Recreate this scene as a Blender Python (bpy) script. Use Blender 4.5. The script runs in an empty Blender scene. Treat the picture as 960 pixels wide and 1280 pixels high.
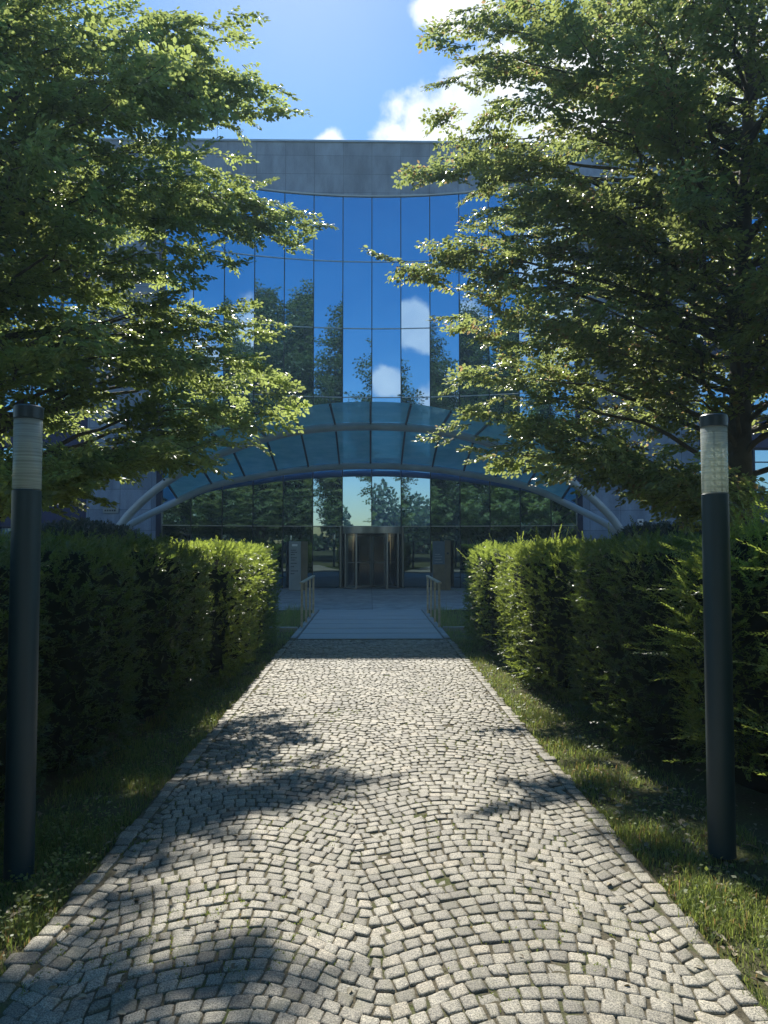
import bpy, math, random
import numpy as np
from mathutils import Vector, Matrix
D = bpy.data
SC = bpy.context.scene
COL = SC.collection
R = math.radians

# ------------------------------------------------------------------ camera
cam = D.cameras.new("camera")
cam.sensor_fit = 'VERTICAL'; cam.sensor_height = 36.0; cam.sensor_width = 27.0
cam.lens = 26.0; cam.clip_start = 0.05; cam.clip_end = 3000
camo = D.objects.new("camera", cam); COL.objects.link(camo)
camo.location = (0, 0, 1.7)
camo.rotation_euler = (R(90 + 2.48), 0, R(-1.05))
SC.camera = camo

# ------------------------------------------------------------------ light, sky, exposure
SUN_AZ, SUN_EL = -6.5, 44.7          # degrees, azimuth from +Y towards +X
sd = Vector((math.sin(R(SUN_AZ)) * math.cos(R(SUN_EL)), math.cos(R(SUN_AZ)) * math.cos(R(SUN_EL)), math.sin(R(SUN_EL))))
sl = D.lights.new("sun", 'SUN'); sl.energy = 4.6; sl.angle = R(0.53); sl.color = (1.0, 0.95, 0.86)
so = D.objects.new("sun", sl); COL.objects.link(so)
so.rotation_euler = sd.to_track_quat('Z', 'Y').to_euler(); so.location = (0, 0, 60)
SC.view_settings.view_transform = 'Standard'; SC.view_settings.look = 'None'
SC.view_settings.exposure = 0.78; SC.view_settings.gamma = 1.0
SC.cycles.max_bounces = 8; SC.cycles.transparent_max_bounces = 16
SC.cycles.diffuse_bounces = 3; SC.cycles.glossy_bounces = 4; SC.cycles.transmission_bounces = 6
SC.cycles.use_denoising = True
SC.cycles.sample_clamp_indirect = 6.0
SC.cycles.caustics_reflective = True; SC.cycles.caustics_refractive = False

W = D.worlds.new("World"); SC.world = W; W.use_nodes = True
def world():
    nt = W.node_tree; nt.nodes.clear(); N = nt.nodes.new; L = nt.links.new
    out = N('ShaderNodeOutputWorld'); bg = N('ShaderNodeBackground'); bg.inputs[1].default_value = 0.15
    sky = N('ShaderNodeTexSky'); sky.sky_type = 'NISHITA'; sky.sun_disc = False
    sky.sun_elevation = R(SUN_EL); sky.sun_rotation = R(SUN_AZ % 360)
    sky.air_density = 1.25; sky.dust_density = 0.25; sky.ozone_density = 2.6; sky.altitude = 100
    hs = N('ShaderNodeHueSaturation'); hs.inputs['Saturation'].default_value = 1.5; hs.inputs['Value'].default_value = 0.55
    L(sky.outputs[0], hs.inputs['Color'])
    tc = N('ShaderNodeTexCoord')
    n1 = N('ShaderNodeTexNoise'); n1.inputs['Scale'].default_value = 9.0; n1.inputs['Detail'].default_value = 9; n1.inputs['Roughness'].default_value = 0.58
    L(tc.outputs['Generated'], n1.inputs['Vector'])
    # clouds: directions (x,y,z), angular radius, weight
    F = 924.0
    def fr(px, py): return Vector(((px - 463) / F, 1, (680 - py) / F)).normalized()
    def bk(azdeg, el): return Vector((math.sin(R(azdeg)), -math.cos(R(azdeg)), math.tan(R(el)))).normalized()
    blobs = [(fr(548, 160), .055), (fr(585, 125), .055), (fr(515, 185), .035), (fr(575, 175), .05), (fr(650, 150), .09), (fr(720, 120), .08),
             (fr(548, -14), .030), (fr(575, -25), .04), (fr(412, 178), .019), (fr(432, 184), .014), (fr(392, 184), .010), (fr(850, 60), .10),
             (bk(-7.8, 16.6), .026), (bk(-6.6, 16.0), .022), (bk(-3.0, 12.6), .020), (bk(-2.0, 12.4), .016), (bk(-6, 10.4), .03), (bk(-19, 16), .03), (bk(-16, 8), .08), (bk(14, 9), .09), (bk(24, 14), .06), (bk(-34, 20), .12), (bk(40, 16), .12),
             (bk(-60, 26), .2), (bk(65, 30), .2), (bk(175, 70), .1)]
    acc = None
    for d, r in blobs:
        vm = N('ShaderNodeVectorMath'); vm.operation = 'DISTANCE'
        L(tc.outputs['Generated'], vm.inputs[0]); vm.inputs[1].default_value = d
        m = N('ShaderNodeMath'); m.operation = 'DIVIDE'; L(vm.outputs['Value'], m.inputs[0]); m.inputs[1].default_value = r
        if acc is None: acc = m
        else:
            k = N('ShaderNodeMath'); k.operation = 'SMOOTH_MIN'; k.inputs[2].default_value = 0.35
            L(acc.outputs[0], k.inputs[0]); L(m.outputs[0], k.inputs[1]); acc = k
    n2 = N('ShaderNodeTexNoise'); n2.inputs['Scale'].default_value = 30.0; n2.inputs['Detail'].default_value = 6
    L(tc.outputs['Generated'], n2.inputs['Vector'])
    a = N('ShaderNodeMath'); a.operation = 'MULTIPLY_ADD'; L(n1.outputs['Fac'], a.inputs[0]); a.inputs[1].default_value = -2.0; L(acc.outputs[0], a.inputs[2])
    a2 = N('ShaderNodeMath'); a2.operation = 'MULTIPLY_ADD'; L(n2.outputs['Fac'], a2.inputs[0]); a2.inputs[1].default_value = -1.0; L(a.outputs[0], a2.inputs[2])
    mr = N('ShaderNodeMapRange'); mr.interpolation_type = 'SMOOTHSTEP'
    L(a2.outputs[0], mr.inputs['Value']); mr.inputs['From Min'].default_value = -0.75; mr.inputs['From Max'].default_value = -0.28
    mr.inputs['To Min'].default_value = 1.0; mr.inputs['To Max'].default_value = 0.0
    # shade inside clouds
    n3 = N('ShaderNodeTexNoise'); n3.inputs['Scale'].default_value = 16; n3.inputs['Detail'].default_value = 5
    L(tc.outputs['Generated'], n3.inputs['Vector'])
    cr = N('ShaderNodeValToRGB'); cr.color_ramp.elements[0].position = .35; cr.color_ramp.elements[0].color = (3.4, 3.8, 4.3, 1)
    cr.color_ramp.elements[1].position = .62; cr.color_ramp.elements[1].color = (4.8, 4.9, 4.9, 1)
    L(n3.outputs['Fac'], cr.inputs[0])
    mx = N('ShaderNodeMix'); mx.data_type = 'RGBA'; L(mr.outputs['Result'], mx.inputs['Factor'])
    L(hs.outputs[0], mx.inputs['A']); L(cr.outputs[0], mx.inputs['B'])
    L(mx.outputs['Result'], bg.inputs[0]); L(bg.outputs[0], out.inputs[0])
world()

# ------------------------------------------------------------------ helpers
def at(px, py, Y):
    """the point at distance Y down the path that lies in the direction of picture point (px, py)"""
    d = camo.rotation_euler.to_matrix() @ Vector(((px - 480) / 924.4, (640 - py) / 924.4, -1)); return Vector((0, 0, 1.7)) + d * (Y / d.y)
def tag(o, label=None, cat=None, group=None, kind=None):
    if label: o['label'] = label
    if cat: o['category'] = cat
    if group: o['group'] = group
    if kind: o['kind'] = kind
    return o
def empty(name, loc=(0, 0, 0), rz=0):
    o = D.objects.new(name, None); COL.objects.link(o); o.location = loc; o.rotation_euler = (0, 0, rz); o.empty_display_size = .2
    return o
def link(name, me, mats=(), parent=None, smooth=False, loc=None):
    for m in mats: me.materials.append(m)
    if smooth:
        me.polygons.foreach_set('use_smooth', np.ones(len(me.polygons), dtype=bool))
    o = D.objects.new(name, me); COL.objects.link(o)
    if parent is not None: o.parent = parent
    if loc is not None: o.location = loc
    return o
def np_mesh(name, V, Fq, tint=None):
    """V (n,3); Fq (m,k) faces all with k corners."""
    me = D.meshes.new(name); V = np.asarray(V, dtype=np.float32); Fq = np.asarray(Fq, dtype=np.int32)
    k = Fq.shape[1]
    me.vertices.add(len(V)); me.vertices.foreach_set('co', V.ravel())
    me.loops.add(Fq.size); me.loops.foreach_set('vertex_index', Fq.ravel())
    me.polygons.add(len(Fq)); me.polygons.foreach_set('loop_start', np.arange(0, Fq.size, k, dtype=np.int32))
    try: me.polygons.foreach_set('loop_total', np.full(len(Fq), k, dtype=np.int32))
    except Exception: pass
    if tint is not None:
        a = me.attributes.new('tint', 'FLOAT', 'POINT'); a.data.foreach_set('value', np.asarray(tint, dtype=np.float32))
    me.update(calc_edges=True); me.validate()
    return me

class MB:
    def __init__(s): s.v = []; s.f = []; s.mi = []; s.m = 0
    def add(s, vs, fs):
        b = len(s.v); s.v += [tuple(p) for p in vs]
        for f in fs: s.f.append(tuple(b + i for i in f)); s.mi.append(s.m)
    def box(s, x0, x1, y0, y1, z0, z1, b=0.0):
        if b <= 0:
            s.add([(x0, y0, z0), (x1, y0, z0), (x1, y1, z0), (x0, y1, z0), (x0, y0, z1), (x1, y0, z1), (x1, y1, z1), (x0, y1, z1)],
                  [(0, 3, 2, 1), (4, 5, 6, 7), (0, 1, 5, 4), (1, 2, 6, 5), (2, 3, 7, 6), (3, 0, 4, 7)]); return
        vs = []
        idx = {}
        for ax in range(3):
            for i, (sx, sy, sz) in enumerate([(a, c, d) for a in (0, 1) for c in (0, 1) for d in (0, 1)]):
                p = [x1 if sx else x0, y1 if sy else y0, z1 if sz else z0]
                sg = [sx, sy, sz]
                for o in range(3):
                    if o != ax: p[o] += -b if sg[o] else b
                idx[(ax, sx, sy, sz)] = len(vs); vs.append(p)
        g = lambda ax, a, c, d: idx[(ax, a, c, d)]
        fs = [(g(0,0,0,0), g(0,0,0,1), g(0,0,1,1), g(0,0,1,0)), (g(0,1,0,0), g(0,1,1,0), g(0,1,1,1), g(0,1,0,1)),
              (g(1,0,0,0), g(1,1,0,0), g(1,1,0,1), g(1,0,0,1)), (g(1,0,1,0), g(1,0,1,1), g(1,1,1,1), g(1,1,1,0)),
              (g(2,0,0,0), g(2,0,1,0), g(2,1,1,0), g(2,1,0,0)), (g(2,0,0,1), g(2,1,0,1), g(2,1,1,1), g(2,0,1,1))]
        for a in (0, 1):
            for c in (0, 1):
                fs.append((g(0,a,c,0), g(0,a,c,1), g(1,a,c,1), g(1,a,c,0)))
                fs.append((g(0,a,0,c), g(0,a,1,c), g(2,a,1,c), g(2,a,0,c)))
                fs.append((g(1,0,a,c), g(1,1,a,c), g(2,1,a,c), g(2,0,a,c)))
                for d in (0, 1): fs.append((g(0,a,c,d), g(1,a,c,d), g(2,a,c,d)))
        s.add(vs, fs)
    def tube(s, pts, rad, n=10, cap=True):
        pts = [Vector(p) for p in pts]; m = len(pts)
        if not hasattr(rad, '__len__'): rad = [rad] * m
        vs = []; up = None
        for i in range(m):
            t = (pts[min(i + 1, m - 1)] - pts[max(i - 1, 0)]).normalized()
            if up is None:
                up = Vector((0, 0, 1)) if abs(t.z) < .9 else Vector((1, 0, 0))
            a = t.cross(up).normalized(); b2 = a.cross(t).normalized(); up = b2
            for k in range(n):
                an = 2 * math.pi * k / n
                vs.append(pts[i] + (a * math.cos(an) + b2 * math.sin(an)) * rad[i])
        fs = []
        for i in range(m - 1):
            for k in range(n):
                k2 = (k + 1) % n
                fs.append((i * n + k, i * n + k2, (i + 1) * n + k2, (i + 1) * n + k))
        if cap: fs.append(tuple(range(n - 1, -1, -1))); fs.append(tuple(range((m - 1) * n, m * n)))
        s.add(vs, fs)
    def lathe(s, prof, n=32, c=(0, 0), a0=0, a1=2 * math.pi):
        full = abs(a1 - a0 - 2 * math.pi) < 1e-6; cnt = n if full else n + 1
        vs = []
        for r, z in prof:
            for k in range(cnt):
                a = a0 + (a1 - a0) * k / n; vs.append((c[0] + r * math.cos(a), c[1] + r * math.sin(a), z))
        fs = []
        for i in range(len(prof) - 1):
            for k in range(n):
                k2 = (k + 1) % cnt if full else k + 1
                fs.append((i * cnt + k, i * cnt + k2, (i + 1) * cnt + k2, (i + 1) * cnt + k))
        s.add(vs, fs)
    def build(s, name, mats, parent=None, smooth=False, loc=None, ang=None):
        me = D.meshes.new(name); me.from_pydata(s.v, [], s.f)
        if not isinstance(mats, (list, tuple)): mats = [mats]
        for m in mats: me.materials.append(m)
        me.polygons.foreach_set('material_index', s.mi)
        me.update()
        import bmesh
        bm = bmesh.new(); bm.from_mesh(me); bmesh.ops.recalc_face_normals(bm, faces=bm.faces[:]); bm.to_mesh(me); bm.free()
        if smooth:
            me.polygons.foreach_set('use_smooth', [True] * len(me.polygons))
            if ang: me.set_sharp_from_angle(angle=R(ang))
        o = D.objects.new(name, me); COL.objects.link(o)
        if parent is not None: o.parent = parent
        if loc is not None: o.location = loc
        return o

# ------------------------------------------------------------------ materials
def mat(name): 
    m = D.materials.new(name); m.use_nodes = True; nt = m.node_tree
    return m, nt, nt.nodes, nt.links, nt.nodes['Principled BSDF']
def setp(p, **k):
    for a, v in k.items():
        a = {'rough': 'Roughness', 'metal': 'Metallic', 'spec': 'Specular IOR Level', 'color': 'Base Color', 'trans': 'Transmission Weight', 'ior': 'IOR', 'coat': 'Coat Weight'}[a]
        p.inputs[a].default_value = (*v, 1) if isinstance(v, tuple) else v
def noise(nt, scale, detail=4, rough=.5, vec=None, dims=None):
    n = nt.nodes.new('ShaderNodeTexNoise'); n.inputs['Scale'].default_value = scale; n.inputs['Detail'].default_value = detail; n.inputs['Roughness'].default_value = rough
    if vec: nt.links.new(vec, n.inputs['Vector'])
    return n
def ramp(nt, src, stops):
    r = nt.nodes.new('ShaderNodeValToRGB'); e = r.color_ramp.elements
    while len(e) < len(stops): e.new(0.5)
    for el, (p, c) in zip(e, stops): el.position = p; el.color = (*c, 1)
    nt.links.new(src, r.inputs[0]); return r
def mix(nt, fac, a, b, mode='MIX'):
    m = nt.nodes.new('ShaderNodeMix'); m.data_type = 'RGBA'; m.blend_type = mode
    for key, v in (('Factor', fac), ('A', a), ('B', b)):
        if hasattr(v, 'links') or isinstance(v, bpy.types.NodeSocket): nt.links.new(v, m.inputs[key])
        elif isinstance(v, tuple): m.inputs[key].default_value = (*v, 1)
        else: m.inputs[key].default_value = v
    return m.outputs['Result']
def coords(nt, kind='Object'): return nt.nodes.new('ShaderNodeTexCoord').outputs[kind]
def bump(nt, h, p, strength=.3, dist=.01):
    b = nt.nodes.new('ShaderNodeBump'); b.inputs['Strength'].default_value = strength; b.inputs['Distance'].default_value = dist
    nt.links.new(h, b.inputs['Height']); nt.links.new(b.outputs[0], p.inputs['Normal']); return b

def simple(name, color, rough=.5, metal=0.0, nscale=6, var=.25, bs=.0, spec=.5):
    m, nt, N, L, p = mat(name); c = coords(nt)
    n = noise(nt, nscale, 6, .6, c)
    lo = tuple(x * (1 - var) for x in color); hi = tuple(min(1, x * (1 + var)) for x in color)
    r = ramp(nt, n.outputs['Fac'], [(.3, lo), (.7, hi)])
    L.new(r.outputs[0], p.inputs['Base Color']); setp(p, rough=rough, metal=metal, spec=spec)
    if bs: bump(nt, noise(nt, nscale * 8, 5, .6, c).outputs['Fac'], p, bs, .01)
    return m

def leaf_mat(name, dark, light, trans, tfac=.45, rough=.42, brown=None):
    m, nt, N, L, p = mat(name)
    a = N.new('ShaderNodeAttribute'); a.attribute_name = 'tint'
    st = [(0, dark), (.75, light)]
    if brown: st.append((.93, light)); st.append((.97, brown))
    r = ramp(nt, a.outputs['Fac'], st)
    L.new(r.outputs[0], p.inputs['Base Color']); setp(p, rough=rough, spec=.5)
    t = N.new('ShaderNodeBsdfTranslucent')
    t2 = tuple(x * .55 for x in trans)
    r2 = ramp(nt, a.outputs['Fac'], [(0, t2), (.85, trans)] + ([(.97, (trans[0] * 1.1, trans[1] * .55, trans[2]))] if brown else []))
    L.new(r2.outputs[0], t.inputs[0])
    mx = N.new('ShaderNodeMixShader'); mx.inputs[0].default_value = tfac
    L.new(p.outputs[0], mx.inputs[1]); L.new(t.outputs[0], mx.inputs[2])
    L.new(mx.outputs[0], N['Material Output'].inputs['Surface'])
    return m

M = {}
M['leafL'] = leaf_mat('beech_leaf', (.040, .080, .040), (.13, .19, .07), (.60, .72, .20), .48, .30)
M['leafR'] = leaf_mat('hornbeam_leaf', (.040, .076, .040), (.13, .18, .07), (.58, .68, .20), .46, .30, brown=(.16, .10, .04))
M['leafB'] = leaf_mat('avenue_leaf', (.03, .055, .018), (.075, .115, .035), (.22, .30, .06), .35, .5)
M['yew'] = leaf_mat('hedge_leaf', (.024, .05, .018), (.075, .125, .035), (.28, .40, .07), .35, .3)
M['yewlit'] = leaf_mat('sunlit_hedge_leaf', (.045, .085, .022), (.15, .22, .045), (.50, .62, .10), .48, .36)  # brighter copy of the hedge leaf, sunlight put into its colours
M['ivy'] = leaf_mat('dark_shrub_leaf', (.014, .026, .02), (.035, .055, .03), (.06, .09, .03), .2, .35)
M['grassblade'] = leaf_mat('grass_blade', (.08, .13, .03), (.20, .26, .06), (.45, .55, .12), .42, .5, brown=(.34, .28, .15))
M['litter'] = leaf_mat('dry_leaf', (.16, .12, .07), (.38, .33, .22), (.2, .15, .06), .15, .7)
M['bark'] = simple('bark', (.11, .10, .085), .85, 0, 5, .4, .5)
M['twig'] = simple('twig', (.07, .055, .04), .8, 0, 8, .3)
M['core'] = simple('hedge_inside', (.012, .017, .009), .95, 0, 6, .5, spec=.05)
M['lampmetal'] = simple('anthracite_paint', (.014, .040, .052), .45, 0.0, 3, .12)
M['lampcap'] = simple('lamp_cap_paint', (.03, .05, .065), .35, 0, 3, .1)
M['steel'] = simple('brushed_steel', (.26, .27, .27), .3, .8, 12, .12)
M['tube'] = simple('canopy_tube_paint', (.46, .51, .54), .38, .0, 1.5, .15)
M['ribm'] = simple('canopy_rib_paint', (.035, .05, .06), .4, .3, 3, .1)
M['alu'] = simple('pale_aluminium', (.5, .52, .53), .4, .8, 3, .1)
M['mull'] = simple('dark_joint', (.015, .022, .032), .5, 0.2, 3, .1)
M['concrete'] = simple('concrete', (.30, .30, .29), .85, 0, 3, .25, .3)
M['navy'] = simple('navy_cladding', (.008, .02, .10), .35, 0, 3, .15)
M['frame'] = simple('navy_frame', (.012, .02, .055), .4, .1, 3, .15)
M['dark'] = simple('dark_interior', (.01, .013, .016), .7, 0, 2, .3)
M['bronze'] = simple('stele_bronze_side', (.19, .16, .105), .4, .35, 4, .2)
M['stele'] = simple('stele_grey_panel', (.30, .34, .36), .4, .2, 3, .1)
M['steleblue'] = simple('stele_blue_panel', (.10, .15, .20), .35, .1, 3, .1)
M['ink'] = simple('sign_ink', (.03, .04, .05), .5, 0, 3, .1)
M['white'] = simple('white_plate', (.78, .79, .8), .5, 0, 5, .04)
M['cream'] = simple('cream_render', (.62, .58, .5), .8, 0, 2, .1)
M['red'] = simple('red_roof_tile', (.28, .10, .06), .8, 0, 4, .2)
M['wood'] = simple('weathered_wood', (.46, .38, .26), .6, .1, 9, .3, .2)

def stone_mat(name, base, bw, bh, vary=.12):
    m, nt, N, L, p = mat(name)
    g = N.new('ShaderNodeNewGeometry'); sx = N.new('ShaderNodeSeparateXYZ'); L.new(g.outputs['Position'], sx.inputs[0])
    ad = N.new('ShaderNodeMath'); ad.operation = 'ADD'; L.new(sx.outputs[0], ad.inputs[0]); L.new(sx.outputs[1], ad.inputs[1])
    ad.inputs[1].default_value = 0
    sxn = N.new('ShaderNodeSeparateXYZ'); L.new(g.outputs['Normal'], sxn.inputs[0])
    ab = N.new('ShaderNodeMath'); ab.operation = 'ABSOLUTE'; L.new(sxn.outputs[2], ab.inputs[0])
    # horizontal faces: lay out by y instead of z
    mz = N.new('ShaderNodeMix'); mz.data_type = 'FLOAT'; L.new(ab.outputs[0], mz.inputs['Factor']); L.new(sx.outputs[2], mz.inputs['A']); L.new(sx.outputs[1], mz.inputs['B'])
    cb = N.new('ShaderNodeCombineXYZ'); L.new(sx.outputs[0], cb.inputs[0]); L.new(mz.outputs['Result'], cb.inputs[1])
    mp = N.new('ShaderNodeMapping'); mp.inputs['Location'].default_value = (-.05 + bw * 50, .05 + bh * 50, 0); L.new(cb.outputs[0], mp.inputs[0])
    b = N.new('ShaderNodeTexBrick'); b.offset = 0; b.squash = 1; b.inputs['Scale'].default_value = 1; b.inputs['Brick Width'].default_value = bw; b.inputs['Row Height'].default_value = bh
    b.inputs['Mortar Size'].default_value = .007; b.inputs['Mortar Smooth'].default_value = .1
    b.inputs['Color1'].default_value = (*[x * (1 - vary) for x in base], 1); b.inputs['Color2'].default_value = (*[x * (1 + vary) for x in base], 1)
    b.inputs['Mortar'].default_value = (*[x * .35 for x in base], 1); L.new(mp.outputs[0], b.inputs['Vector'])
    mpn = N.new('ShaderNodeMapping'); mpn.inputs['Scale'].default_value = (1, 1, .35); L.new(g.outputs['Position'], mpn.inputs[0])
    n = noise(nt, 2.2, 8, .65, mpn.outputs[0]); n2 = noise(nt, 45, 3, .6, g.outputs['Position'])
    r = ramp(nt, n.outputs['Fac'], [(.3, (.62, .62, .63)), (.7, (1.2, 1.19, 1.17))])
    c = mix(nt, 1.0, b.outputs['Color'], r.outputs[0], 'MULTIPLY')
    r2 = ramp(nt, n2.outputs['Fac'], [(.3, (.88, .88, .88)), (.7, (1.1, 1.1, 1.1))])
    c = mix(nt, 1.0, c, r2.outputs[0], 'MULTIPLY')
    L.new(c, p.inputs['Base Color']); setp(p, rough=.75, spec=.3)
    bump(nt, b.outputs['Fac'], p, .5, -.004)
    return m
M['stone'] = stone_mat('stone_cladding', (.255, .325, .43), 1.148, .75)
M['brightstone'] = stone_mat('brightened_stone_cladding', (.66, .71, .78), 1.148, .75)  # stone copy brightened to lift a shaded lintel, not assigned
M['slab'] = stone_mat('plaza_slab', (.36, .365, .36), 3.0, .42)

def mirror_glass():
    m, nt, N, L, p = mat('mirror_glazing')
    c = coords(nt); n = noise(nt, .55, 2, .5, c)
    r = ramp(nt, n.outputs['Fac'], [(.3, (.30, .47, .68)), (.7, (.34, .51, .71))])
    L.new(r.outputs[0], p.inputs['Base Color']); setp(p, rough=.012, metal=1.0)
    bump(nt, noise(nt, .8, 1, .4, c).outputs['Fac'], p, .09, .02)
    return m
M['mirror'] = mirror_glass()
M['lowglass'] = M['mirror'].copy(); M['lowglass'].name = 'darkened_ground_floor_glazing'  # mirror copy darkened: dark reflections and dim interior put into its tint
for e_, c_ in zip([n for n in M['lowglass'].node_tree.nodes if n.type == 'VALTORGB'][0].color_ramp.elements, ((.13, .20, .24, 1), (.16, .23, .27, 1))): e_.color = c_
def canopy_glass():
    m, nt, N, L, p = mat('canopy_glazing')
    c = coords(nt)
    tr = N.new('ShaderNodeBsdfTransparent'); tr.inputs[0].default_value = (.42, .70, .74, 1)
    df = N.new('ShaderNodeBsdfDiffuse'); tl = N.new('ShaderNodeBsdfTranslucent')
    mp = N.new('ShaderNodeMapping'); mp.inputs['Scale'].default_value = (1, .6, 6); L.new(c, mp.inputs[0])
    n = noise(nt, 1.7, 6, .6, mp.outputs[0])
    r = ramp(nt, n.outputs['Fac'], [(.35, (.26, .62, .60)), (.75, (.46, .80, .76))]); L.new(r.outputs[0], df.inputs[0]); L.new(r.outputs[0], tl.inputs[0])
    a = N.new('ShaderNodeMixShader'); a.inputs[0].default_value = .5; L.new(df.outputs[0], a.inputs[1]); L.new(tl.outputs[0], a.inputs[2])
    b = N.new('ShaderNodeMixShader'); b.inputs[0].default_value = .8; L.new(tr.outputs[0], b.inputs[1]); L.new(a.outputs[0], b.inputs[2])
    gl = N.new('ShaderNodeBsdfGlossy'); gl.inputs['Roughness'].default_value = .05; gl.inputs[0].default_value = (.8, .95, 1, 1)
    fr = N.new('ShaderNodeLayerWeight'); fr.inputs[0].default_value = .12
    d = N.new('ShaderNodeMixShader'); L.new(fr.outputs['Facing'], d.inputs[0]); L.new(b.outputs[0], d.inputs[1]); L.new(gl.outputs[0], d.inputs[2])
    L.new(d.outputs[0], N['Material Output'].inputs['Surface']); return m
M['canopyglass'] = canopy_glass()
def clear_glass(name, tint, gloss=.12, milk=.0):
    m, nt, N, L, p = mat(name)
    tr = N.new('ShaderNodeBsdfTransparent'); tr.inputs[0].default_value = (*tint, 1)
    gl = N.new('ShaderNodeBsdfGlossy'); gl.inputs['Roughness'].default_value = .06
    lw = N.new('ShaderNodeLayerWeight'); lw.inputs[0].default_value = .35
    mr = N.new('ShaderNodeMapRange'); L.new(lw.outputs['Facing'], mr.inputs[0]); mr.inputs['To Min'].default_value = gloss * .5; mr.inputs['To Max'].default_value = min(1, gloss * 5)
    d = N.new('ShaderNodeMixShader'); L.new(mr.outputs[0], d.inputs[0]); L.new(tr.outputs[0], d.inputs[1]); L.new(gl.outputs[0], d.inputs[2])
    last = d
    if milk:
        tc = coords(nt); mp = N.new('ShaderNodeMapping'); mp.inputs['Scale'].default_value = (.5, .5, 40); L.new(tc, mp.inputs[0])
        n = noise(nt, 1.6, 6, .7, mp.outputs[0])
        rr = N.new('ShaderNodeMapRange'); L.new(n.outputs['Fac'], rr.inputs[0]); rr.inputs['From Min'].default_value = .35; rr.inputs['From Max'].default_value = .75
        rr.inputs['To Min'].default_value = milk * .55; rr.inputs['To Max'].default_value = milk * 1.6
        df = N.new('ShaderNodeBsdfDiffuse'); df.inputs[0].default_value = (.75, .80, .76, 1)
        tl = N.new('ShaderNodeBsdfTranslucent'); tl.inputs[0].default_value = (.75, .78, .72, 1)
        a = N.new('ShaderNodeMixShader'); a.inputs[0].default_value = .5; L.new(df.outputs[0], a.inputs[1]); L.new(tl.outputs[0], a.inputs[2])
        e = N.new('ShaderNodeMixShader'); L.new(rr.outputs[0], e.inputs[0]); L.new(d.outputs[0], e.inputs[1]); L.new(a.outputs[0], e.inputs[2]); last = e
    L.new(last.outputs[0], N['Material Output'].inputs['Surface']); return m
M['clearglass'] = clear_glass('clear_glass_face', (.90, .98, .98), .02)
M['doorglass'] = clear_glass('door_glass', (.35, .5, .55), .16)
M['lampglass'] = clear_glass('ribbed_lamp_glass', (.78, .82, .80), .04, .48)

def cobble_mat():
    m, nt, N, L, p = mat('granite_sett')
    a = N.new('ShaderNodeAttribute'); a.attribute_name = 'tint'; g = N.new('ShaderNodeNewGeometry')
    r = ramp(nt, a.outputs['Fac'], [(0, (.20, .188, .158)), (.35, (.295, .278, .235)), (.85, (.38, .358, .30)), (1, (.385, .35, .285))])
    n = noise(nt, 170, 3, .8, g.outputs['Position'])
    rs = ramp(nt, n.outputs['Fac'], [(.38, (.28, .28, .28)), (.5, (.95, .95, .95)), (.61, (1.65, 1.62, 1.55))])
    c = mix(nt, 1.0, r.outputs[0], rs.outputs[0], 'MULTIPLY')
    n2 = noise(nt, 1.1, 5, .6, g.outputs['Position'])
    r2 = ramp(nt, n2.outputs['Fac'], [(.35, (.76, .75, .72)), (.65, (1.10, 1.08, 1.03))])
    c = mix(nt, 1.0, c, r2.outputs[0], 'MULTIPLY')
    n4 = noise(nt, 5.5, 7, .72, g.outputs['Position'])          # dirt and moss film in patches
    r4 = ramp(nt, n4.outputs['Fac'], [(.50, (0, 0, 0)), (.68, (.6, .6, .6))])
    c = mix(nt, r4.outputs[0], c, (.17, .165, .10))
    L.new(c, p.inputs['Base Color']); setp(p, rough=.62, spec=.4)
    n3 = noise(nt, 75, 6, .7, g.outputs['Position'])
    bump(nt, n3.outputs['Fac'], p, .75, .006)
    return m
M['cobble'] = cobble_mat()
def soil_mat(name, cols, grass=False):
    m, nt, N, L, p = mat(name); g = N.new('ShaderNodeNewGeometry')
    n = noise(nt, 3.0, 8, .7, g.outputs['Position']); n2 = noise(nt, 60, 5, .7, g.outputs['Position'])
    r = ramp(nt, n.outputs['Fac'], cols); r2 = ramp(nt, n2.outputs['Fac'], [(.3, (.6, .6, .6)), (.7, (1.3, 1.3, 1.3))])
    c = mix(nt, 1.0, r.outputs[0], r2.outputs[0], 'MULTIPLY'); L.new(c, p.inputs['Base Color']); setp(p, rough=.95, spec=.1)
    bump(nt, n2.outputs['Fac'], p, .8, .02); return m
M['joint'] = soil_mat('joint_soil', [(.3, (.10, .088, .06)), (.5, (.15, .132, .09)), (.62, (.11, .13, .045))])
M['ground'] = soil_mat('ground_soil', [(.3, (.10, .085, .055)), (.5, (.11, .11, .05)), (.7, (.08, .12, .035))])
def deck_mat():
    m, nt, N, L, p = mat('deck_slab'); g = N.new('ShaderNodeNewGeometry')
    mp = N.new('ShaderNodeMapping'); mp.inputs['Scale'].default_value = (.5, 14, 1); L.new(g.outputs['Position'], mp.inputs[0])
    n = noise(nt, 1.4, 6, .65, mp.outputs[0]); n2 = noise(nt, 60, 4, .6, g.outputs['Position'])
    r = ramp(nt, n.outputs['Fac'], [(.3, (.30, .31, .31)), (.7, (.50, .51, .50))]); r2 = ramp(nt, n2.outputs['Fac'], [(.3, (.85, .85, .85)), (.7, (1.12, 1.12, 1.12))])
    L.new(mix(nt, 1.0, r.outputs[0], r2.outputs[0], 'MULTIPLY'), p.inputs['Base Color']); setp(p, rough=.7, spec=.35); bump(nt, n2.outputs['Fac'], p, .3, .005); return m
M['deck'] = deck_mat()

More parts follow.
